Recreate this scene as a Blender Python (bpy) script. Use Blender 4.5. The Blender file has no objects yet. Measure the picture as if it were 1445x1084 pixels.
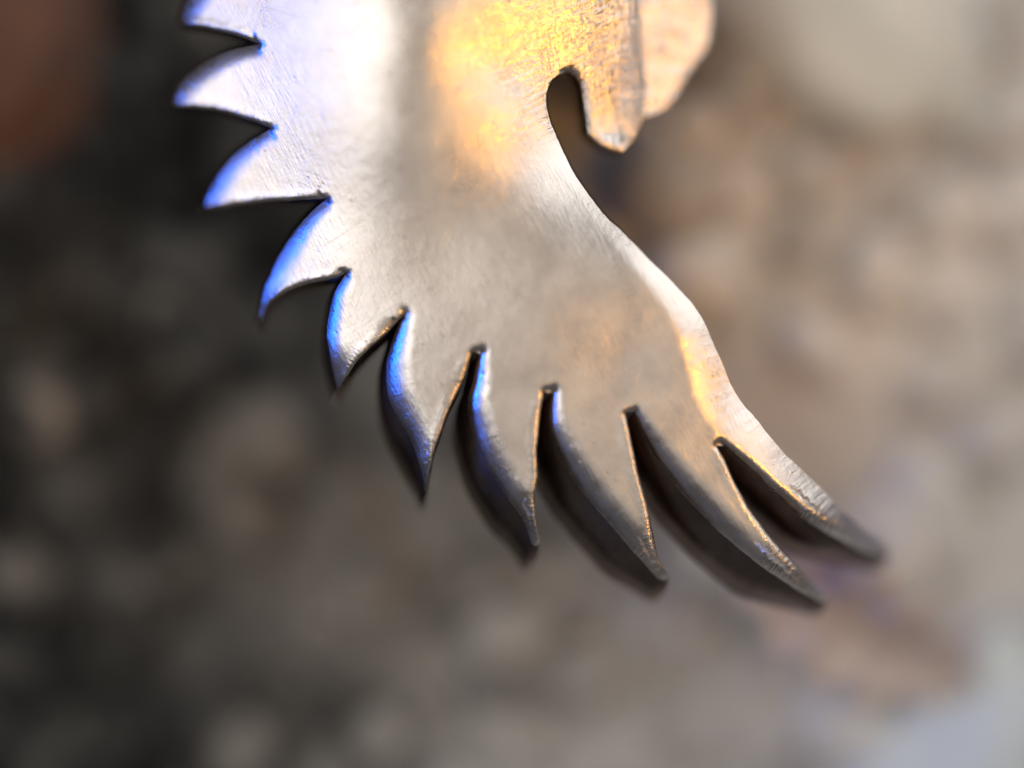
import bpy, bmesh, math, random
import numpy as np
from mathutils import Vector, Matrix, noise
from mathutils.geometry import delaunay_2d_cdt

random.seed(7); rng = np.random.default_rng(7)
scene = bpy.context.scene
MM = 0.001
S = 20.0 * MM / 1445.0          # one picture unit in the plane of the charm (frame is 20 mm wide)
D = 40.0 * MM / S               # camera distance in those units

# ------------------------------------------------------------------ camera
cam_data = bpy.data.cameras.new('macro_camera')
cam = bpy.data.objects.new('macro_camera', cam_data)
scene.collection.objects.link(cam)
cam.location = (0, 0, 40 * MM)
cam_data.sensor_width = 36.0
cam_data.lens = 72.0
cam_data.clip_start = 0.002
cam_data.clip_end = 5.0
cam_data.dof.use_dof = True
cam_data.dof.focus_distance = 40.24 * MM
cam_data.dof.aperture_fstop = 7.8
scene.camera = cam

# ------------------------------------------------------------------ world
world = bpy.data.worlds.new('World'); scene.world = world; world.use_nodes = True
bg = world.node_tree.nodes['Background']
bg.inputs[0].default_value = (0.46, 0.45, 0.45, 1); bg.inputs[1].default_value = 0.22

# ------------------------------------------------------------------ lamps
def area_lamp(name, pos, target, size, radiance, color, spread=180, height=None):
    d = bpy.data.lights.new(name, 'AREA'); d.shape = 'ELLIPSE'; d.size = size * MM; d.size_y = (height or size) * MM
    A = math.pi * size * (height or size) * MM * MM / 4
    d.energy = radiance * math.pi * A
    d.color = color; d.spread = math.radians(spread)
    o = bpy.data.objects.new(name, d); scene.collection.objects.link(o)
    o.location = Vector(pos) * MM
    o.rotation_euler = (Vector(target) - Vector(pos)).to_track_quat('-Z', 'Y').to_euler()
    return o
area_lamp('overhead_fill', (8, 2, 95), (6, 0, 0), 120, 0.60, (1.0, 0.86, 0.70))  # added unseen fill, mirrored as beige in the flat wing face
area_lamp('cool_fill', (-48, 8, 58), (-4, 2, 0), 54, 1.02, (1.0, 0.96, 0.90), 110)  # added unseen fill that whitens the left teeth and inner bevels
area_lamp('blue_fringe_fill', (-34, 2, 11), (-2, 0, 7), 28, 2.3, (0.0, 0.12, 1.0), 29, 10)  # added unseen light, imitates blue lens fringing and sky along the left edges
area_lamp('warm_low_lamp', (30, -5, 34), (3, 5, 0), 9, 2.0, (1.0, 0.44, 0.055), 33)
area_lamp('pale_side_fill', (66, 52, 44), (14, -2, -8), 86, 2.15, (1.0, 0.98, 0.96))  # added unseen fill, pale sky for the right roll; also lifts the ground

scene.view_settings.view_transform = 'Standard'
scene.view_settings.look = 'None'
scene.view_settings.exposure = 0.0
scene.view_settings.gamma = 1.0
scene.view_settings.use_curve_mapping = False
scene.render.engine = 'CYCLES'
scene.cycles.use_denoising = True
scene.cycles.max_bounces = 6

# ------------------------------------------------------------------ helpers
class NT:
    def __init__(s, name):
        s.m = bpy.data.materials.new(name); s.m.use_nodes = True
        s.t = s.m.node_tree; s.n = s.t.nodes
        s.bsdf = s.n['Principled BSDF']
    def new(s, typ, **kw):
        n = s.n.new(typ)
        for k, v in kw.items():
            if k.startswith('i_'):
                key = k[2:]
                n.inputs[int(key) if key.isdigit() else key.replace('_', ' ')].default_value = v
            else: setattr(n, k, v)
        return n
    def link(s, a, b): s.t.links.new(a, b)
    def math(s, op, a, b=None, clamp=False):
        n = s.n.new('ShaderNodeMath'); n.operation = op; n.use_clamp = clamp
        for i, v in enumerate((a, b)):
            if v is None: continue
            if hasattr(v, 'is_linked'): s.link(v, n.inputs[i])
            else: n.inputs[i].default_value = v
        return n.outputs[0]
    def ramp(s, fac, stops):
        r = s.n.new('ShaderNodeValToRGB'); s.link(fac, r.inputs[0])
        e = r.color_ramp.elements
        while len(e) < len(stops): e.new(0.5)
        for q, (p, c) in zip(e, stops):
            q.position = p; q.color = (c[0], c[1], c[2], 1) if len(c) == 3 else c
        return r.outputs[0]
    def maprange(s, v, a, b, c, d, smooth=True):
        n = s.n.new('ShaderNodeMapRange')
        n.interpolation_type = 'SMOOTHSTEP' if smooth else 'LINEAR'
        s.link(v, n.inputs[0])
        for i, q in enumerate((a, b, c, d)): n.inputs[i + 1].default_value = q
        return n.outputs[0]

def catmull(pts, step):
    """open curve through pts, resampled at about the given step"""
    P = np.array(pts, float)
    ext = np.vstack([2 * P[0] - P[1], P, 2 * P[-1] - P[-2]])
    out = []
    for i in range(1, len(ext) - 2):
        p0, p1, p2, p3 = ext[i - 1], ext[i], ext[i + 1], ext[i + 2]
        n = max(1, int(round(np.linalg.norm(p2[:2] - p1[:2]) / step)))
        for t in np.arange(n) / n:
            out.append(0.5 * ((2 * p1) + (-p0 + p2) * t + (2 * p0 - 5 * p1 + 4 * p2 - p3) * t * t
                              + (-p0 + 3 * p1 - 3 * p2 + p3) * t ** 3))
    out.append(P[-1])
    return np.array(out)

def to_world(px, py, z):
    k = (D - z) / D * S
    return np.stack([(px - 722.5) * k, (542.0 - py) * k, z * S], axis=-1)

# ------------------------------------------------------------------ outline of the charm
# every run: list of (x, y, edge radius); runs meet at tips and notch roots
RUNS = []          # (edge class, points)
def run(cls, *p): RUNS.append((cls, list(p)))
# class 0: leading (left) sides, broad rounded edge; class 1: trailing sides, crisp edge
run(0, (392, -74, 20), (340, -56, 26), (292, -30, 30), (266, 0, 32), (257, 34, 20))
run(1, (257, 34, 8), (300, 42, 8), (335, 51, 8), (366, 62, 8))
run(0, (366, 62, 22), (321, 73, 28), (286, 92, 32), (258, 116, 30), (244, 148, 20))
run(1, (244, 148, 8), (276, 153, 8), (306, 157, 8), (345, 169, 8), (384, 181, 8))
run(0, (384, 181, 22), (349, 203, 28), (318, 234, 32), (299, 264, 30), (287, 293, 20))
run(1, (287, 293, 8), (318, 293, 8), (356, 287, 8), (408, 284, 8), (462, 280, 8))
run(0, (462, 280, 22), (432, 306, 26), (404, 345, 32), (384, 383, 30), (372, 420, 25), (366, 456, 20))
run(1, (366, 456, 8), (380, 428, 8), (404, 411, 8), (440, 400, 8), (472, 392, 8), (490, 384, 8))
run(0, (490, 384, 18), (474, 410, 21), (465, 440, 25), (462, 470, 25), (465, 497, 22), (470, 526, 24), (476, 550, 12))
run(1, (476, 550, 6), (487, 533, 6), (502, 513, 6), (522, 490, 6), (543, 471, 6), (557, 457, 6), (566, 447, 6))
run(0, (570, 445, 18), (558, 470, 30), (548, 500, 36), (545, 530, 40), (549, 560, 42), (560, 588, 42), (578, 618, 36), (592, 655, 24), (600, 694, 12))
run(1, (600, 694, 6), (607, 662, 6), (614, 632, 6), (625, 602, 6), (636, 572, 6), (648, 548, 6), (657, 526, 6), (665, 497, 6))
run(0, (679, 496, 16), (669, 530, 28), (661, 560, 36), (661, 585, 40), (668, 612, 42), (678, 640, 42), (695, 672, 40), (715, 702, 34), (737, 732, 28), (747, 756, 18), (752, 768, 10), (757, 770, 8))
run(1, (757, 770, 6), (761, 763, 6), (757, 738, 7), (754, 703, 7), (758, 672, 6), (758, 632, 6), (761, 594, 6), (766, 552, 6))
run(0, (781, 551, 16), (775, 585, 26), (779, 618, 34), (793, 650, 38), (820, 692, 40), (850, 728, 38), (884, 767, 34), (910, 797, 26), (928, 815, 14), (938, 818, 8))
run(1, (938, 818, 6), (944, 812, 6), (938, 802, 8), (929, 784, 10), (920, 743, 8), (910, 705, 6), (901, 672, 6), (896, 646, 6), (888, 608, 6), (882, 582, 6))
run(0, (896, 580, 14), (905, 605, 22), (917, 632, 30), (937, 662, 34), (966, 700, 38), (1000, 736, 38), (1035, 768, 36), (1065, 793, 34), (1100, 816, 28), (1132, 837, 20), (1154, 848, 12), (1163, 848, 8))
run(1, (1163, 848, 6), (1165, 842, 6), (1156, 830, 8), (1139, 814, 10), (1104, 776, 10), (1077, 745, 8), (1056, 717, 7), (1039, 685, 6), (1021, 648, 6), (1008, 628, 6))
run(0, (1018, 624, 14), (1038, 646, 24), (1072, 678, 32), (1102, 706, 34), (1132, 731, 34), (1170, 754, 30), (1210, 775, 22), (1238, 784, 12), (1249, 782, 8))
# class 2: leading edge of the wing on the right, broad soft roll
run(2, (1249, 782, 8), (1253, 775, 10), (1240, 760, 18), (1215, 743, 26), (1184, 716, 40), (1160, 690, 52), (1129, 661, 56), (1098, 630, 58),
    (1070, 596, 58), (1042, 561, 58), (1025, 527, 56), (1011, 494, 52), (996, 459, 48), (978, 430, 44), (954, 404, 38), (921, 371, 30),
    (887, 337, 26), (849, 299, 18), (818, 257, 14), (797, 219, 12), (780, 181, 12), (773, 155, 12), (771, 135, 12), (776, 117, 12), (786, 106, 12), (797, 102, 12))
run(3, (797, 102, 18), (808, 107, 18), (817, 120, 18), (823, 145, 16), (827, 170, 14), (830, 190, 12), (846, 205, 10), (862, 212, 10), (877, 216, 8))
run(4, (877, 216, 8), (894, 195, 20), (905, 172, 40), (910, 145, 56), (910, 105, 54), (903, 52, 34), (900, 0, 26), (899, -60, 24), (880, -150, 24), (838, -215, 24))
run(5, (838, -215, 24), (740, -262, 24), (620, -258, 24), (500, -200, 24), (425, -120, 24), (392, -74, 24))

STEP = 4.0
loop = []; seg_cls = []; run_start = []
for cls, pts in RUNS:
    c = catmull(pts, STEP)
    if loop and np.linalg.norm(loop[-1][:2] - c[0][:2]) < 0.01: c = c[1:]; 
    run_start.append(len(loop))
    if len(loop): seg_cls.append(cls)
    loop.extend(list(c)); seg_cls.extend([cls] * (len(c) - 1))
loop = np.array(loop)
if np.linalg.norm(loop[0][:2] - loop[-1][:2]) < 0.01: loop = loop[:-1]
else: seg_cls.append(5)
N = len(loop)
seg_cls = np.array(seg_cls[:N])
# slight hand-finished waver of the edge
arc = np.concatenate([[0], np.cumsum(np.linalg.norm(np.diff(loop[:, :2], axis=0), axis=1))])
tan = np.roll(loop[:, :2], -1, 0) - np.roll(loop[:, :2], 1, 0)
tan /= np.linalg.norm(tan, axis=1)[:, None] + 1e-9
nor = np.stack([tan[:, 1], -tan[:, 0]], 1)
wav = np.array([noise.noise(Vector((a * 0.03, 1.7, 0))) * 1.3 + noise.noise(Vector((a * 0.13, 7.7, 0))) * 0.6 for a in arc])
loop[:, :2] += nor * wav[:, None]
A0 = loop[:, :2]; B0 = np.roll(A0, -1, 0); RA = loop[:, 2]; RB = np.roll(RA, -1)

def seg_dist(P, mask):
    """nearest distance, edge radius there and arc length there"""
    P = P.astype(np.float32); a = A0[mask].astype(np.float32); b = B0[mask].astype(np.float32); ra = RA[mask]; rb = RB[mask]; ar = arc[mask]
    ab = b - a; L2 = (ab ** 2).sum(1) + 1e-9
    d = np.empty(len(P)); r = np.empty(len(P)); u = np.empty(len(P))
    for s in range(0, len(P), 4000):
        p = P[s:s + 4000]
        t = ((p[:, None, :] - a[None]) * ab[None]).sum(2) / L2[None]
        t = np.clip(t, 0, 1)
        dd = ((a[None] + ab[None] * t[..., None] - p[:, None, :]) ** 2).sum(2)
        j = dd.argmin(1); k = np.arange(len(p))
        d[s:s + 4000] = np.sqrt(dd[k, j])
        tj = t[k, j]
        r[s:s + 4000] = ra[j] * (1 - tj) + rb[j] * tj
        u[s:s + 4000] = ar[j] + tj * np.sqrt(L2[j])
    return d, r, u

def inside(P, poly):
    x, y = P[:, 0], P[:, 1]; c = np.zeros(len(P), bool)
    q = np.roll(poly, -1, 0)
    for (x1, y1), (x2, y2) in zip(poly, q):
        if y1 == y2: continue
        m = ((y1 > y) != (y2 > y)) & (x < (x2 - x1) * (y - y1) / (y2 - y1) + x1)
        c ^= m
    return c

# ------------------------------------------------------------------ relief: smooth sheet through heights set for reflections and focus
CTRL = np.array([
    (250, 20, -58), (245, 140, -62), (290, 290, -62), (366, 450, -50), (474, 545, -18), (600, 690, -6), (758, 770, -6),
    (940, 820, -10), (1160, 845, -26), (1250, 778, -84), (1170, 740, -34), (380, 120, -14), (420, 260, -16), (480, 380, -6), (570, 470, 4), (670, 530, 8),
    (790, 600, 8), (900, 640, 6), (1000, 640, 2), (1090, 690, -6), (640, 330, 12), (760, 420, 20), (880, 500, 8),
    (560, 200, 36), (700, 250, 14), (820, 330, 6), (900, 370, 10), (980, 470, 10), (1100, 620, -4), (480, 30, 34), (540, -10, 54), (590, 60, 56), (700, 150, 18),
    (640, 0, 50), (650, 80, 38), (720, 0, 24), (720, 90, 8), (790, 0, -5), (800, 80, -23), (850, 30, -30), (860, 120, -46), (895, 60, -53), (880, 170, -62), (845, 190, -50), (770, 160, -14), (600, -200, 34), (840, -200, -20), (400, -60, 4)], float)
def tps(r): return np.where(r > 0, r * r * np.log(r + 1e-9), 0)
_C = CTRL[:, :2] / 500.0
_K = tps(np.linalg.norm(_C[:, None] - _C[None], axis=2)) + np.eye(len(_C)) * 0.004
_M = np.block([[_K, np.hstack([np.ones((len(_C), 1)), _C])], [np.vstack([np.ones(len(_C)), _C.T]), np.zeros((3, 3))]])
_W = np.linalg.solve(_M, np.concatenate([CTRL[:, 2], np.zeros(3)]))
def sheet(P):
    q = P / 500.0
    return tps(np.linalg.norm(q[:, None] - _C[None], axis=2)) @ _W[:-3] + np.hstack([np.ones((len(q), 1)), q]) @ _W[-3:]

TIPS = [  # x, y, radius, droop
    (257, 34, 70, 2), (244, 148, 70, 2), (287, 293, 70, 3), (366, 456, 70, 14), (476, 550, 70, 22), (600, 694, 90, 24),
    (758, 770, 90, 30), (940, 818, 95, 36), (1164, 848, 125, 48), (1251, 780, 135, 44)]
def height(P):
    z = sheet(P)
    for x, y, R, k in TIPS:
        q = np.clip(1 - np.hypot(P[:, 0] - x, P[:, 1] - y) / R, 0, 1)
        z = z - k * q ** 2
    drop = np.zeros(len(P))
    for c in range(6):
        d, r, u = seg_dist(P, seg_cls == c)
        m = (0.72, 0.9, 0.46, 0.9, 0.5, 0.9)[c]
        if c == 0: m = 0.50 + 0.34 * np.clip((P[:, 0] - 380) / 200, 0, 1)
        q = np.clip(1 - d / r, 0, 1) * m
        h = r * (1 - np.sqrt(1 - q * q)) / m
        if c == 2: h = (0.14 + 0.25 * np.clip((P[:, 1] - 280) / 170, 0, 1)) * (np.sqrt(np.clip(r - d, 0, None) ** 2 + 200) - 14.14)
        drop = (drop ** 3 + h ** 3) ** (1 / 3)
    return z - drop

# ------------------------------------------------------------------ points of the sheet
gx = np.arange(240, 1262, 5.0); gy = np.arange(-265, 862, 5.0)
G = np.stack(np.meshgrid(gx, gy), -1).reshape(-1, 2); G[:, 0] += (np.round(G[:, 1] / 5.0) % 2) * 2.5
G += rng.uniform(-0.7, 0.7, G.shape)
G = G[inside(G, A0)]
ALL = np.ones(N, bool)
dG, _, _ = seg_dist(G, ALL); G = G[dG > 7.5]
rows = []
area = 0.5 * np.sum(A0[:, 0] * B0[:, 1] - B0[:, 0] * A0[:, 1])
inward = nor * (-1 if area > 0 else 1)
_t = A0 + inward * 1.0
if inside(_t, A0).mean() < 0.5: inward = -inward
for off in (1.0, 2.6, 5.2):
    R_ = A0 + inward * off
    R_ = R_[inside(R_, A0)]
    d, _, _ = seg_dist(R_, ALL)
    rows.append(R_[d > off * 0.86])
roots = {}
IDX = lambda x, y: int(np.argmin((A0[:, 0] - x) ** 2 + (A0[:, 1] - y) ** 2))
# cut lines between the parts: feathers, wing blade, body, hook
ROOT = [(392, -74), (366, 62), (384, 181), (462, 280), (490, 384), (568, 446), (672, 496), (773, 551), (889, 581), (1013, 626), (1098, 630)]
cuts = []
ends = []
for i in range(10):
    a = IDX(*ROOT[i]); b = IDX(*ROOT[i + 1]); ends.append((a, b))
    n = max(2, int(np.linalg.norm(A0[b] - A0[a]) / 6)); cuts.append((a, b, [A0[a] + (A0[b] - A0[a]) * k / n for k in range(1, n)]))
a, b = IDX(771, 135), IDX(425, -120)
mid = catmull([tuple(A0[a]), (735, 150), (680, 140), (610, 80), (540, 0), (480, -70), tuple(A0[b])], 6)[1:-1]
cuts.append((a, b, [m[:2] for m in mid])); body_ends = (a, b)
a, b = IDX(797, 102), IDX(903, 52)
cuts.append((a, b, [A0[a] + (A0[b] - A0[a]) * k / 18 for k in range(1, 18)])); hook_ends = (a, b)

verts2 = [tuple(p) for p in A0]; edges = [(i, (i + 1) % N) for i in range(N)]
cutpts = []
for a, b, mids in cuts:
    prev = a
    for m in mids:
        verts2.append((float(m[0]), float(m[1]))); cutpts.append(m); edges.append((prev, len(verts2) - 1)); prev = len(verts2) - 1
    edges.append((prev, b))
cutpts = np.array(cutpts)
free = np.vstack(rows + [G])
keep = np.ones(len(free), bool)
for s in range(0, len(free), 4000):
    keep[s:s + 4000] = (((free[s:s + 4000, None] - cutpts[None]) ** 2).sum(2).min(1) > 3.0)
free = free[keep]
verts2 += [tuple(p) for p in free]
res = delaunay_2d_cdt([Vector(v) for v in verts2], edges, [list(range(N))], 1, 1e-4)
V2 = np.array([tuple(v) for v in res[0]]); F = np.array(res[2]); orig = res[3]
# orient counter-clockwise as seen by the camera (y runs down in picture units)
e1 = V2[F[:, 1]] - V2[F[:, 0]]; e2 = V2[F[:, 2]] - V2[F[:, 0]]
cr = e1[:, 0] * e2[:, 1] - e1[:, 1] * e2[:, 0]
F = F[np.abs(cr) > 1e-6]; cr = cr[np.abs(cr) > 1e-6]
flip = cr > 0; F[flip] = F[flip][:, ::-1]
cent = V2[F].mean(1)
region = np.full(len(F), 0)                       # 0 = wing blade
def chain(a, b): return [A0[i % N] for i in range(a, (b if b >= a else b + N) + 1)]
for k, (a, b) in enumerate(ends):
    poly = np.array(chain(a, b)); region[inside(cent, poly)] = k + 1
poly = np.array(chain(body_ends[0], body_ends[1]) + [np.array(m[:2]) for m in mid[::-1]]); region[inside(cent, poly)] = 20
poly = np.array(chain(hook_ends[0], hook_ends[1])); region[inside(cent, poly)] = 21

ZT = height(V2)
dmin, _, uarc = seg_dist(V2, ALL)
_dc = np.stack([seg_dist(V2, seg_cls == c)[0] for c in range(6)], 1)
_rc = np.stack([seg_dist(V2, seg_cls == c)[1] for c in range(6)], 1)
_o = np.sort(_dc, 1)
_cl = _dc.argmin(1)
# where file strokes across the rounded edge show: fades out before the middle line of a feather
smask = np.clip(1.15 - dmin / np.maximum(_rc[np.arange(len(V2)), _cl], 14), 0, 1) * np.clip((_o[:, 1] - _o[:, 0]) / 14, 0, 1)
smask *= np.array((0.25, 1.0, 0.14, 0.8, 3.2, 0.5))[_cl]
for gx_, gy_, gr_, ga_ in ((1150, 728, 60, 1.8), (1100, 792, 48, 1.8), (920, 782, 34, 1.5), (752, 728, 30, 1.2)):
    smask += ga_ * np.clip(1 - np.hypot(V2[:, 0] - gx_, V2[:, 1] - gy_) / gr_, 0, 1)
fibre = np.clip((620 + 0.0 * V2[:, 1] - 1.0 * (V2[:, 1] * 0.9) - 480 + (V2[:, 0] - 560) * 0.55) / 160, 0, 1) * np.clip((V2[:, 0] - 500) / 120, 0, 1) * np.clip((240 - V2[:, 1]) / 60, 0, 1)
fibre = fibre * (1 + 0.9 * np.clip((V2[:, 0] - 790) / 60, 0, 1))
# analytic normals of the relief
Pn = V2.copy()
onb = dmin < 0.5
_, _, _ = 0, 0, 0
near = np.array([int(np.argmin(((A0 - p) ** 2).sum(1))) for p in V2[onb]])
Pn[onb] += inward[near] * 1.0
eps = 0.8
gxv = (height(Pn + (eps, 0)) - height(Pn - (eps, 0))) / (2 * eps)
gyv = (height(Pn + (0, eps)) - height(Pn - (0, eps))) / (2 * eps)
NT_ = np.stack([-gxv, gyv, np.ones(len(V2))], 1)
NT_ /= np.linalg.norm(NT_, axis=1)[:, None]

# the under side: the charm is about 1.2 mm thick and its sides lean out
def lean(P):
    x, y = P[:, 0], P[:, 1]
    sx = np.clip((x - 380) / 420, 0, 1); sy = np.clip((y - 330) / 260, 0, 1)
    vx = -36 * sx * (0.25 + 0.75 * sy) ; vy = 40 * sy
    for (tx, ty, R, k), f in zip(TIPS, (1, 1, 1, .8, .7, .75, .9, .8, .55, .55)):
        q = np.clip(1 - np.hypot(x - tx, y - ty) / (R * 0.9), 0, 1); q = q * q * (3 - 2 * q)
        vx = vx * (1 - q * (1 - f * 0.5)); vy = vy * (1 - q * (1 - f))
    return vx, vy
THICK = 78.0
def under(P):
    vx, vy = lean(P)
    zz = sheet(P)
    for x, y, R, k in TIPS:
        q = np.clip(1 - np.hypot(P[:, 0] - x, P[:, 1] - y) / R, 0, 1); zz = zz - 0.5 * k * q ** 2
    return to_world(P[:, 0] + vx, P[:, 1] + vy, zz - THICK)
WT = to_world(V2[:, 0], V2[:, 1], ZT)
WB = under(V2)

# ------------------------------------------------------------------ steel material
def make_steel():
    n = NT('brushed_steel')
    b = n.bsdf
    tc = n.new('ShaderNodeTexCoord'); ob = tc.outputs['Object']
    sc = n.new('ShaderNodeVectorMath', operation='SCALE'); n.link(ob, sc.inputs[0]); sc.inputs['Scale'].default_value = 1 / S / 100.0
    P = sc.outputs[0]                                             # 1 unit = 100 picture units
    att = n.new('ShaderNodeAttribute', attribute_name='edge_distance'); ed = att.outputs['Fac']
    atu = n.new('ShaderNodeAttribute', attribute_name='edge_length'); eu = atu.outputs['Fac']
    # brushed grain along two directions
    def grain(angle, sx, sy, detail=3, rough=0.6):
        m = n.new('ShaderNodeMapping', vector_type='TEXTURE'); n.link(P, m.inputs[0]); m.inputs['Rotation'].default_value = (0, 0, angle); m.inputs['Scale'].default_value = (1 / sx, 1 / sy, 3.0)
        t = n.new('ShaderNodeTexNoise', i_Scale=1.0, i_Detail=detail, i_Roughness=rough); n.link(m.outputs[0], t.inputs['Vector'])
        return t.outputs['Fac']
    g1 = grain(math.radians(-62), 3.0, 34.0)
    g2 = grain(math.radians(20), 2.0, 40.0)
    blot = n.new('ShaderNodeTexNoise', i_Scale=1.6, i_Detail=5.0, i_Roughness=0.6); n.link(P, blot.inputs['Vector'])
    fine = n.new('ShaderNodeTexNoise', i_Scale=26.0, i_Detail=4.0, i_Roughness=0.7); n.link(P, fine.inputs['Vector'])
    lump = n.new('ShaderNodeTexNoise', i_Scale=5.0, i_Detail=3.0, i_Roughness=0.55); n.link(P, lump.inputs['Vector'])
    # file strokes across the rounded edges
    cu = n.new('ShaderNodeCombineXYZ'); n.link(n.math('MULTIPLY', eu, 0.16), cu.inputs[0]); n.link(n.math('MULTIPLY', ed, 0.018), cu.inputs[1])
    wob = n.new('ShaderNodeTexNoise', i_Scale=4.0, i_Detail=2.0); n.link(P, wob.inputs['Vector'])
    n.link(wob.outputs['Fac'], cu.inputs[2])
    st = n.new('ShaderNodeTexNoise', i_Scale=1.0, i_Detail=4.0, i_Roughness=0.65); n.link(cu.outputs[0], st.inputs['Vector'])
    edge_mask = n.new('ShaderNodeAttribute', attribute_name='stroke_mask').outputs['Fac']
    stroke = n.math('MULTIPLY', st.outputs['Fac'], edge_mask)
    # pits
    vor = n.new('ShaderNodeTexVoronoi', i_Scale=1.0, i_Randomness=1.0)
    vm = n.new('ShaderNodeMapping', vector_type='TEXTURE'); n.link(P, vm.inputs[0]); vm.inputs['Rotation'].default_value = (0, 0, -0.6); vm.inputs['Scale'].default_value = (1 / 5.0, 1 / 11.0, 1.0); n.link(vm.outputs[0], vor.inputs['Vector'])
    pitsel = n.new('ShaderNodeTexNoise', i_Scale=2.4, i_Detail=1.0); n.link(P, pitsel.inputs['Vector'])
    pit = n.maprange(vor.outputs['Distance'], 0.04, 0.20, 1.0, 0.0)
    pit = n.math('MULTIPLY', pit, n.maprange(pitsel.outputs['Fac'], 0.54, 0.66, 0.0, 0.8))
    hgt = n.math('ADD', n.math('MULTIPLY', g1, 0.22), n.math('MULTIPLY', g2, 0.07))
    hgt = n.math('ADD', hgt, n.math('MULTIPLY', fine.outputs['Fac'], 0.10))
    hgt = n.math('ADD', hgt, n.math('MULTIPLY', lump.outputs['Fac'], 0.25))
    hgt = n.math('ADD', hgt, n.math('MULTIPLY', stroke, 1.1))
    hgt = n.math('SUBTRACT', hgt, n.math('MULTIPLY', pit, 0.22))
    fb = n.new('ShaderNodeAttribute', attribute_name='fibre').outputs['Fac']
    fn = n.math('ADD', n.math('MULTIPLY', grain(math.radians(100), 1.5, 19.0, 3, 0.6), 0.6), n.math('MULTIPLY', grain(math.radians(28), 1.8, 18.0, 3, 0.6), 0.6))
    hgt = n.math('ADD', hgt, n.math('MULTIPLY', fn, n.math('MULTIPLY', fb, 1.05)))
    for ang, sx, sy in ((0.55, 0.5, 26.0), (-0.35, 0.7, 30.0), (1.9, 0.6, 24.0), (2.6, 1.2, 44.0), (1.2, 1.0, 40.0)):       # stray scratches, crossing
        hgt = n.math('SUBTRACT', hgt, n.math('MULTIPLY', n.maprange(grain(ang, sx, sy, 1, 0.4), 0.68, 0.80, 0.0, 1.0), 0.04))
    bump = n.new('ShaderNodeBump'); bump.inputs['Strength'].default_value = 0.55; bump.inputs['Distance'].default_value = 4.0 * S
    n.link(hgt, bump.inputs['Height']); n.link(bump.outputs[0], b.inputs['Normal'])
    col = n.ramp(blot.outputs['Fac'], [(0.30, (0.50, 0.455, 0.43)), (0.55, (0.60, 0.56, 0.53)), (0.75, (0.66, 0.62, 0.58))])
    mx = n.new('ShaderNodeMix', data_type='RGBA', blend_type='MULTIPLY'); mx.inputs[0].default_value = 1.0
    n.link(col, mx.inputs['A']); n.link(n.ramp(pit, [(0, (1, 1, 1)), (1, (0.55, 0.5, 0.48))]), mx.inputs['B'])
    n.link(mx.outputs['Result'], b.inputs['Base Color'])
    b.inputs['Metallic'].default_value = 1.0
    rg = n.math('SUBTRACT', n.maprange(blot.outputs['Fac'], 0.3, 0.7, 0.27, 0.33), n.math('MULTIPLY', n.math('MINIMUM', edge_mask, 1.5), 0.06))
    rg = n.math('SUBTRACT', rg, n.math('MULTIPLY', n.math('MINIMUM', n.new('ShaderNodeAttribute', attribute_name='fibre').outputs['Fac'], 1.6), 0.06))
    n.link(rg, b.inputs['Roughness'])
    return n.m
steel = make_steel()

# ------------------------------------------------------------------ the charm and its parts
charm = bpy.data.objects.new('wing_charm', None); scene.collection.objects.link(charm)
charm.empty_display_size = 0.002
charm['label'] = 'steel wing-shaped charm with a row of curved feather teeth, gold-lit at the top'
charm['category'] = 'charm'

def add_mesh(name, verts, faces, normals, attrs, mat, parent):
    me = bpy.data.meshes.new(name)
    me.from_pydata([tuple(v) for v in verts], [], [tuple(f) for f in faces])
    for an, vals in attrs.items():
        at = me.attributes.new(an, 'FLOAT', 'POINT'); at.data.foreach_set('value', np.asarray(vals, dtype=np.float32))
    me.polygons.foreach_set('use_smooth', [True] * len(me.polygons))
    if normals is not None: me.normals_split_custom_set_from_vertices([tuple(v) for v in normals])
    me.materials.append(mat); me.update()
    o = bpy.data.objects.new(name, me); scene.collection.objects.link(o); o.parent = parent
    return o

# outline index for boundary vertices
bmap = {}
for i, o_ in enumerate(orig):
    for q in o_:
        if q < N: bmap[q] = i
# directed boundary edges of the triangulation
ecount = {}
for t, f in enumerate(F):
    for k in range(3): ecount[(f[k], f[(k + 1) % 3])] = t
bedges = [(a, b, t) for (a, b), t in ecount.items() if (b, a) not in ecount]
# outward side directions in world space, averaged at the outline vertices
side_n = {}
for a, b, t in bedges:
    mid_v = (WB[a] + WB[b]) / 2 - (WT[a] + WT[b]) / 2
    nn = np.cross(WT[b] - WT[a], -mid_v) * -1
    nn = nn / (np.linalg.norm(nn) + 1e-15)
    d2 = np.array([(WT[b] - WT[a])[1], -(WT[b] - WT[a])[0], 0])
    if nn @ d2 < 0: nn = -nn
    for q in (a, b): side_n.setdefault(q, []).append(nn)
def side_normal(q, nn):
    s = sum(m for m in side_n[q] if m @ nn > 0.6); return s / np.linalg.norm(s)

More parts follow.
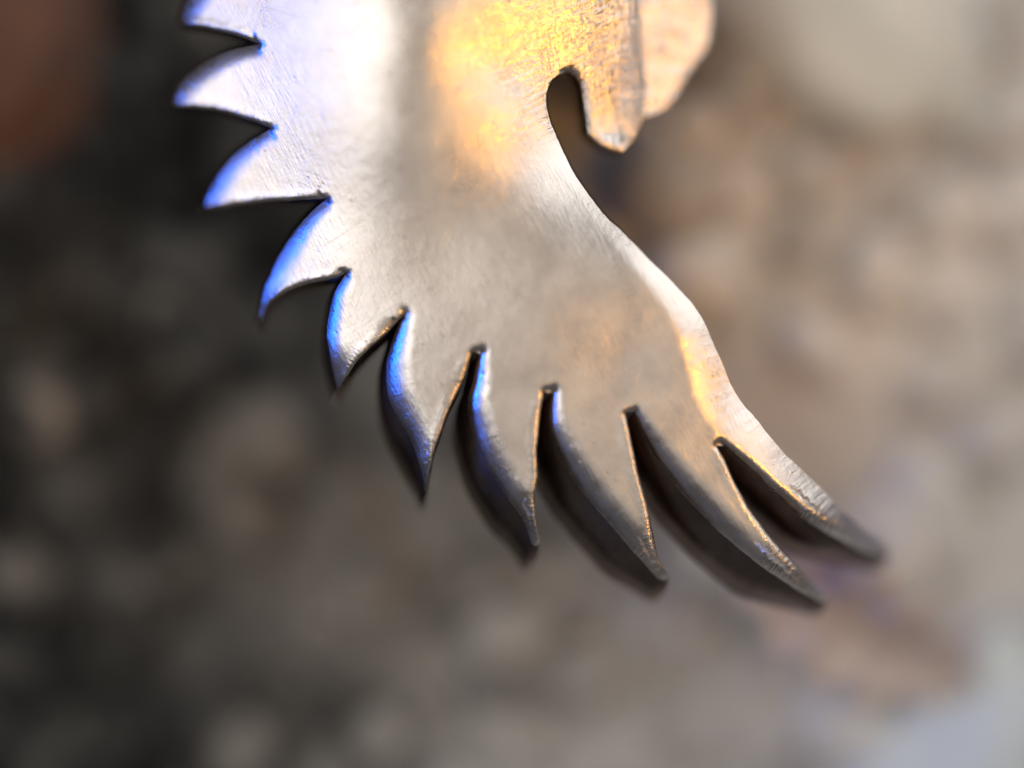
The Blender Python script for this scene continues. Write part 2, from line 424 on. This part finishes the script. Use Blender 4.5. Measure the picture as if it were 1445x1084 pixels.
def make_cut():
    n = NT('dark_cut_steel'); b = n.bsdf
    tc = n.new('ShaderNodeTexCoord')
    a = n.new('ShaderNodeTexNoise', i_Scale=900.0, i_Detail=5.0, i_Roughness=0.6); n.link(tc.outputs['Object'], a.inputs['Vector'])
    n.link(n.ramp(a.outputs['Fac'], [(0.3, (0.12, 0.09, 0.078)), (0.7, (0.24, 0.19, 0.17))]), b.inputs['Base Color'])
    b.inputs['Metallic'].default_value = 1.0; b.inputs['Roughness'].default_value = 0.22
    cu = n.new('ShaderNodeCombineXYZ')
    n.link(n.math('MULTIPLY', n.new('ShaderNodeAttribute', attribute_name='edge_length').outputs['Fac'], 0.13), cu.inputs[0])
    n.link(n.math('MULTIPLY', n.new('ShaderNodeAttribute', attribute_name='edge_distance').outputs['Fac'], 0.02), cu.inputs[1])
    f = n.new('ShaderNodeTexNoise', i_Scale=1.0, i_Detail=5.0, i_Roughness=0.7); n.link(cu.outputs[0], f.inputs['Vector'])
    bp = n.new('ShaderNodeBump'); bp.inputs['Strength'].default_value = 0.6; bp.inputs['Distance'].default_value = 2.5 * S
    n.link(f.outputs['Fac'], bp.inputs['Height']); n.link(bp.outputs[0], b.inputs['Normal'])
    return n.m
cut_steel = make_cut()

def build_region(name, rid):
    tris = np.where(region == rid)[0]
    used = np.unique(F[tris]); loc = {int(v): i for i, v in enumerate(used)}
    n0 = len(used)
    V = list(WT[used]) + list(WB[used]); Nn = list(NT_[used]) + [np.array((-NT_[q][0] * .2, -NT_[q][1] * .2, -1.0)) for q in used]
    ED = list(dmin[used]) + list(dmin[used] + 200); EU = list(uarc[used]) * 2
    faces = []; SM = list(smask[used]) + [0.0] * n0; FB = list(fibre[used]) + [0.0] * n0
    for t in tris:
        a, b, c = (loc[int(q)] for q in F[t]); faces.append((a, b, c)); faces.append((c + n0, b + n0, a + n0))
    ts = set(tris.tolist()); nflat = len(faces)
    for a, b, t in bedges:
        if t not in ts: continue
        tv = (WB[a] + WB[b] - WT[a] - WT[b]); nn = np.cross(tv, WT[b] - WT[a]); nn /= np.linalg.norm(nn) + 1e-15
        d2 = np.array([(WT[b] - WT[a])[1], -(WT[b] - WT[a])[0], 0])
        if nn @ d2 < 0: nn = -nn
        na, nb = side_normal(a, nn), side_normal(b, nn)
        k0 = len(V); M = 5
        for j in range(M + 1):
            s = j / M
            bulge = 5.0 * S * math.sin(math.pi * s)
            for q, nq in ((a, na), (b, nb)):
                V.append(WT[q] * (1 - s) + WB[q] * s + nq * bulge)
                m = nq + np.array((0, 0, 1.0)) * 0.5 * math.cos(math.pi * s); Nn.append(m / np.linalg.norm(m))
                ED.append(-s * 60); EU.append(uarc[q]); SM.append(0.0); FB.append(0.0)
        for j in range(M):
            p = k0 + 2 * j; faces.append((p, p + 2, p + 3, p + 1))
    o = add_mesh(name, V, faces, Nn, {'edge_distance': ED, 'edge_length': EU, 'stroke_mask': SM, 'fibre': FB}, steel, charm)
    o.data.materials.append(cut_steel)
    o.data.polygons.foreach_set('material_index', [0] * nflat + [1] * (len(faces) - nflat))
    return o

build_region('wing_blade', 0)
for k in range(10): build_region('feather', k + 1)
build_region('body', 20)
build_region('hook', 21)

# the lobe behind the hook, a second layer of the charm, on its own level
def rear_lobe():
    c = catmull([(840, -170, 0), (930, -150, 0), (985, -80, 0), (1005, -10, 0), (1006, 35, 0), (1000, 66, 0), (985, 88, 0), (968, 114, 0), (953, 142, 0),
                 (935, 158, 0), (905, 166, 0), (872, 150, 0), (856, 100, 0), (846, 20, 0), (836, -80, 0), (840, -170, 0)], 5)[:-1, :2]
    n = len(c); cen = np.array((915, 10.0))
    V = []; faces = []; ED = []; EU = []
    al = np.concatenate([[0], np.cumsum(np.linalg.norm(np.diff(c, axis=0), axis=1))])
    prof = [(0.0, 5, 0), (0.8, 2.6, 0), (2, 1.2, 0), (4, 0.4, 0), (10, 0, 0), (20, 0, 0), (36, 0, 0)]
    tn = np.roll(c, -1, 0) - np.roll(c, 1, 0); tn /= np.linalg.norm(tn, axis=1)[:, None]
    inn = np.stack([-tn[:, 1], tn[:, 0]], 1)
    if ((cen - c) * inn).sum(1).mean() < 0: inn = -inn
    ring = []
    base = lambda p: -80 - 0.34 * (p[:, 0] - 905)
    R = [to_world(c[:, 0] - 8, c[:, 1] + 6, base(c) - 75)]; EDs = [-60]; PX = [c]
    for d, dr, _ in prof:
        p = c + inn * d; R.append(to_world(p[:, 0], p[:, 1], base(p) - dr)); EDs.append(d); PX.append(p)
    for i, r in enumerate(R):
        V += list(r); ED += list(PX[i][:, 0]); EU += list(0.6 * (PX[i][:, 1] + 0.12 * PX[i][:, 0]))
        if i:
            for k in range(n):
                a, b = (i - 1) * n + k, (i - 1) * n + (k + 1) % n; faces.append((a, a + n, b + n, b))
    top = (len(R) - 1) * n
    V.append(to_world(np.array([cen[0]]), np.array([cen[1]]), base(cen[None]))[0]); ED.append(cen[0]); EU.append(0.6 * (cen[1] + 0.12 * cen[0]))
    for k in range(n): faces.append((top + k, len(V) - 1, top + (k + 1) % n))
    V.append(to_world(np.array([cen[0] - 8]), np.array([cen[1] + 6]), base(cen[None]) - 75)[0]); ED.append(cen[0]); EU.append(0.6 * (cen[1] + 0.12 * cen[0]))
    for k in range(n): faces.append(((k + 1) % n, len(V) - 1, k))
    o = add_mesh('rear_lobe', V, faces, None, {'edge_distance': ED, 'edge_length': EU, 'stroke_mask': [2.6] * len(ED), 'fibre': [0.8] * len(ED)}, steel, charm)
    bm = bmesh.new(); bm.from_mesh(o.data); bmesh.ops.recalc_face_normals(bm, faces=bm.faces); bm.to_mesh(o.data); bm.free()
    return o
rear_lobe()

# ------------------------------------------------------------------ the ground far below, out of focus
GZ = -5.6 * MM
def ground_mat(name, per_island):
    n = NT(name); b = n.bsdf
    tc = n.new('ShaderNodeTexCoord'); P = tc.outputs['Object']
    sc = n.new('ShaderNodeVectorMath', operation='SCALE'); n.link(P, sc.inputs[0]); sc.inputs['Scale'].default_value = 1000.0
    a = n.new('ShaderNodeTexNoise', i_Scale=0.20, i_Detail=4.0, i_Roughness=0.6); n.link(sc.outputs[0], a.inputs['Vector'])
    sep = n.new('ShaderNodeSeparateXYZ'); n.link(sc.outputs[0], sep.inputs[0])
    # side light painted into the colour: bright right, shaded left, with a ragged border
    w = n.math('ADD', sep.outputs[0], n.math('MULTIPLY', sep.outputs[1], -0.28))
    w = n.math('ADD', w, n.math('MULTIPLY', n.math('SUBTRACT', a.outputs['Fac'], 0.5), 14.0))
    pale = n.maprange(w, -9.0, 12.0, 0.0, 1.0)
    if per_island:
        g = n.new('ShaderNodeNewGeometry'); fac = g.outputs['Random Per Island']
    else:
        f = n.new('ShaderNodeTexNoise', i_Scale=0.5, i_Detail=6.0, i_Roughness=0.65); n.link(sc.outputs[0], f.inputs['Vector']); fac = f.outputs['Fac']
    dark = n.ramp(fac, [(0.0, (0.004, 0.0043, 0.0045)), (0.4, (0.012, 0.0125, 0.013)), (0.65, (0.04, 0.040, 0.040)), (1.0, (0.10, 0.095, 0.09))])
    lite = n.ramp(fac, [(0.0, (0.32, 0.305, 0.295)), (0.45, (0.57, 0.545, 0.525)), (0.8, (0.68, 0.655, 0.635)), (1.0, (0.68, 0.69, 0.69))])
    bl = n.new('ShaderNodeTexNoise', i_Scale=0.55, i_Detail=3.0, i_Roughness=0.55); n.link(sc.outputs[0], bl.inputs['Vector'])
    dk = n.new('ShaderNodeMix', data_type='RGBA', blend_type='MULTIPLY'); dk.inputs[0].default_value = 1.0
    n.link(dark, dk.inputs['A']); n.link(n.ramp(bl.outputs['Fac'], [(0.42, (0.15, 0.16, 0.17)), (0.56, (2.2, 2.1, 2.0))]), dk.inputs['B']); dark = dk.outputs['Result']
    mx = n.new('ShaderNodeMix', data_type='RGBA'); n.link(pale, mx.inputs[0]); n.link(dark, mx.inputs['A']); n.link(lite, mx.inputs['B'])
    n.link(mx.outputs['Result'], b.inputs['Base Color']); b.inputs['Roughness'].default_value = 0.8
    return n.m

def build_ground():
    n = 140; half = 90.0
    xs = np.linspace(-half, half, n); V = []; faces = []
    for y in xs:
        for x in xs:
            z = noise.noise(Vector((x * 0.12, y * 0.12, 0))) * 1.2 + noise.noise(Vector((x * 0.35, y * 0.35, 4))) * 0.5
            V.append((x * MM, y * MM, GZ + z * MM))
    for j in range(n - 1):
        for i in range(n - 1): k = j * n + i; faces.append((k, k + 1, k + n + 1, k + n))
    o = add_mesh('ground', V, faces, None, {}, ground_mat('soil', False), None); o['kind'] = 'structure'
    return o
ground = build_ground()

def build_gravel():
    bm = bmesh.new(); bmesh.ops.create_icosphere(bm, subdivisions=2, radius=1.0)
    base = np.array([v.co[:] for v in bm.verts]); fs = [[v.index for v in f.verts] for f in bm.faces]; bm.free()
    V = []; faces = []
    shapes = [base * (1 + 0.22 * np.array([noise.noise(Vector(b) * 1.4 + Vector((k * 3.7, 0, 0))) for b in base]))[:, None] for k in range(40)]
    for k in range(6000):
        x = random.uniform(-48, 48); y = random.uniform(-40, 40)
        r = random.choice((0.25, 0.3, 0.4, 0.5, 0.6, 0.8, 1.1)) * random.uniform(0.8, 1.2)
        gz = noise.noise(Vector((x * 0.12, y * 0.12, 0))) * 1.2 + noise.noise(Vector((x * 0.35, y * 0.35, 4))) * 0.5
        sc = np.array((r * random.uniform(0.8, 1.3), r * random.uniform(0.7, 1.1), r * random.uniform(0.4, 0.8)))
        q = shapes[k % 40] * sc
        t = random.uniform(0, 6.28); c, s = math.cos(t), math.sin(t)
        q = np.stack([q[:, 0] * c - q[:, 1] * s + x, q[:, 0] * s + q[:, 1] * c + y, q[:, 2] + gz + sc[2] * 0.35], 1) * MM
        q[:, 2] += GZ; o = len(V); V += list(q); faces += [tuple(i + o for i in f) for f in fs]
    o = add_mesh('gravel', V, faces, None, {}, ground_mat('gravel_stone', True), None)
    o['kind'] = 'stuff'; o['label'] = 'blurred gravel and soil far below the steel charm'; o['category'] = 'gravel'
build_gravel()

def leaf_mat():
    n = NT('dry_leaf'); b = n.bsdf
    tc = n.new('ShaderNodeTexCoord')
    a = n.new('ShaderNodeTexNoise', i_Scale=700.0, i_Detail=4.0); n.link(tc.outputs['Object'], a.inputs['Vector'])
    n.link(n.ramp(a.outputs['Fac'], [(0.3, (0.46, 0.38, 0.35)), (0.7, (0.60, 0.51, 0.48))]), b.inputs['Base Color']); b.inputs['Roughness'].default_value = 0.7
    return n.m
def build_leaf():
    V = []; faces = []; nu, nv = 26, 9
    for i in range(nu):
        s = i / (nu - 1); w = 1.25 * math.sin(math.pi * min(1, s * 0.94 + 0.05)) ** 0.7 * (1 + 0.28 * math.sin(s * 31))
        for j in range(nv):
            t = j / (nv - 1) * 2 - 1
            V.append(((s - 0.5) * 6.0, t * w, 0.5 * t * t + 0.5 * math.sin(s * 5) + 0.12 * math.sin(9 * s + 4 * t)))
    for i in range(nu - 1):
        for j in range(nv - 1): k = i * nv + j; faces.append((k, k + nv, k + nv + 1, k + 1))
    o = add_mesh('dry_leaf', np.array(V) * MM, faces, None, {}, leaf_mat(), None)
    m = o.modifiers.new('Solidify', 'SOLIDIFY'); m.thickness = 0.12 * MM
    o.location = (7.5 * MM, -5.2 * MM, -4.3 * MM); o.rotation_euler = (0.25, 0.1, math.radians(-31))
    o['label'] = 'small pinkish brown dry leaf, blurred, beyond the right-hand feather tips'; o['category'] = 'leaf'
build_leaf()

def build_stone(pos, size, cols, label, seed):
    bm = bmesh.new(); bmesh.ops.create_icosphere(bm, subdivisions=4, radius=1.0)
    for v in bm.verts:
        k = 1 + 0.25 * noise.noise(v.co * 1.1 + Vector((seed, 0, 0))) + 0.08 * noise.noise(v.co * 3.5 + Vector((0, seed, 0)))
        v.co = Vector((v.co.x * size[0], v.co.y * size[1], v.co.z * size[2])) * k * MM
    me = bpy.data.meshes.new('stone'); bm.to_mesh(me); bm.free()
    me.polygons.foreach_set('use_smooth', [True] * len(me.polygons))
    n = NT('stone_surface'); tc = n.new('ShaderNodeTexCoord')
    a = n.new('ShaderNodeTexNoise', i_Scale=420.0, i_Detail=5.0, i_Roughness=0.65); n.link(tc.outputs['Object'], a.inputs['Vector'])
    n.link(n.ramp(a.outputs['Fac'], [(0.3, cols[0]), (0.7, cols[1])]), n.bsdf.inputs['Base Color']); n.bsdf.inputs['Roughness'].default_value = 0.75
    me.materials.append(n.m)
    o = bpy.data.objects.new('stone', me); scene.collection.objects.link(o)
    o.location = Vector(pos) * MM; o.rotation_euler = (0, 0, seed)
    o['label'] = label; o['category'] = 'stone'; o['group'] = 'larger stones lying on the ground'
build_stone((-12.0, 8.0, -5.6), (4.0, 3.4, 1.6), ((0.075, 0.035, 0.024), (0.12, 0.058, 0.04)), 'dark reddish brown stone, blurred, in the top left corner', 1.0)
build_stone((7.6, 8.8, -5.6), (4.2, 2.6, 1.6), ((0.50, 0.55, 0.56), (0.62, 0.66, 0.67)), 'pale blue-grey stone, blurred, beside the gold-lit lobe at the top right', 2.3)
build_stone((8.8, -10.2, -5.6), (5.0, 2.2, 1.5), ((0.55, 0.60, 0.62), (0.66, 0.70, 0.72)), 'pale blue-grey stone, blurred, at the bottom edge below the leaf', 4.1)
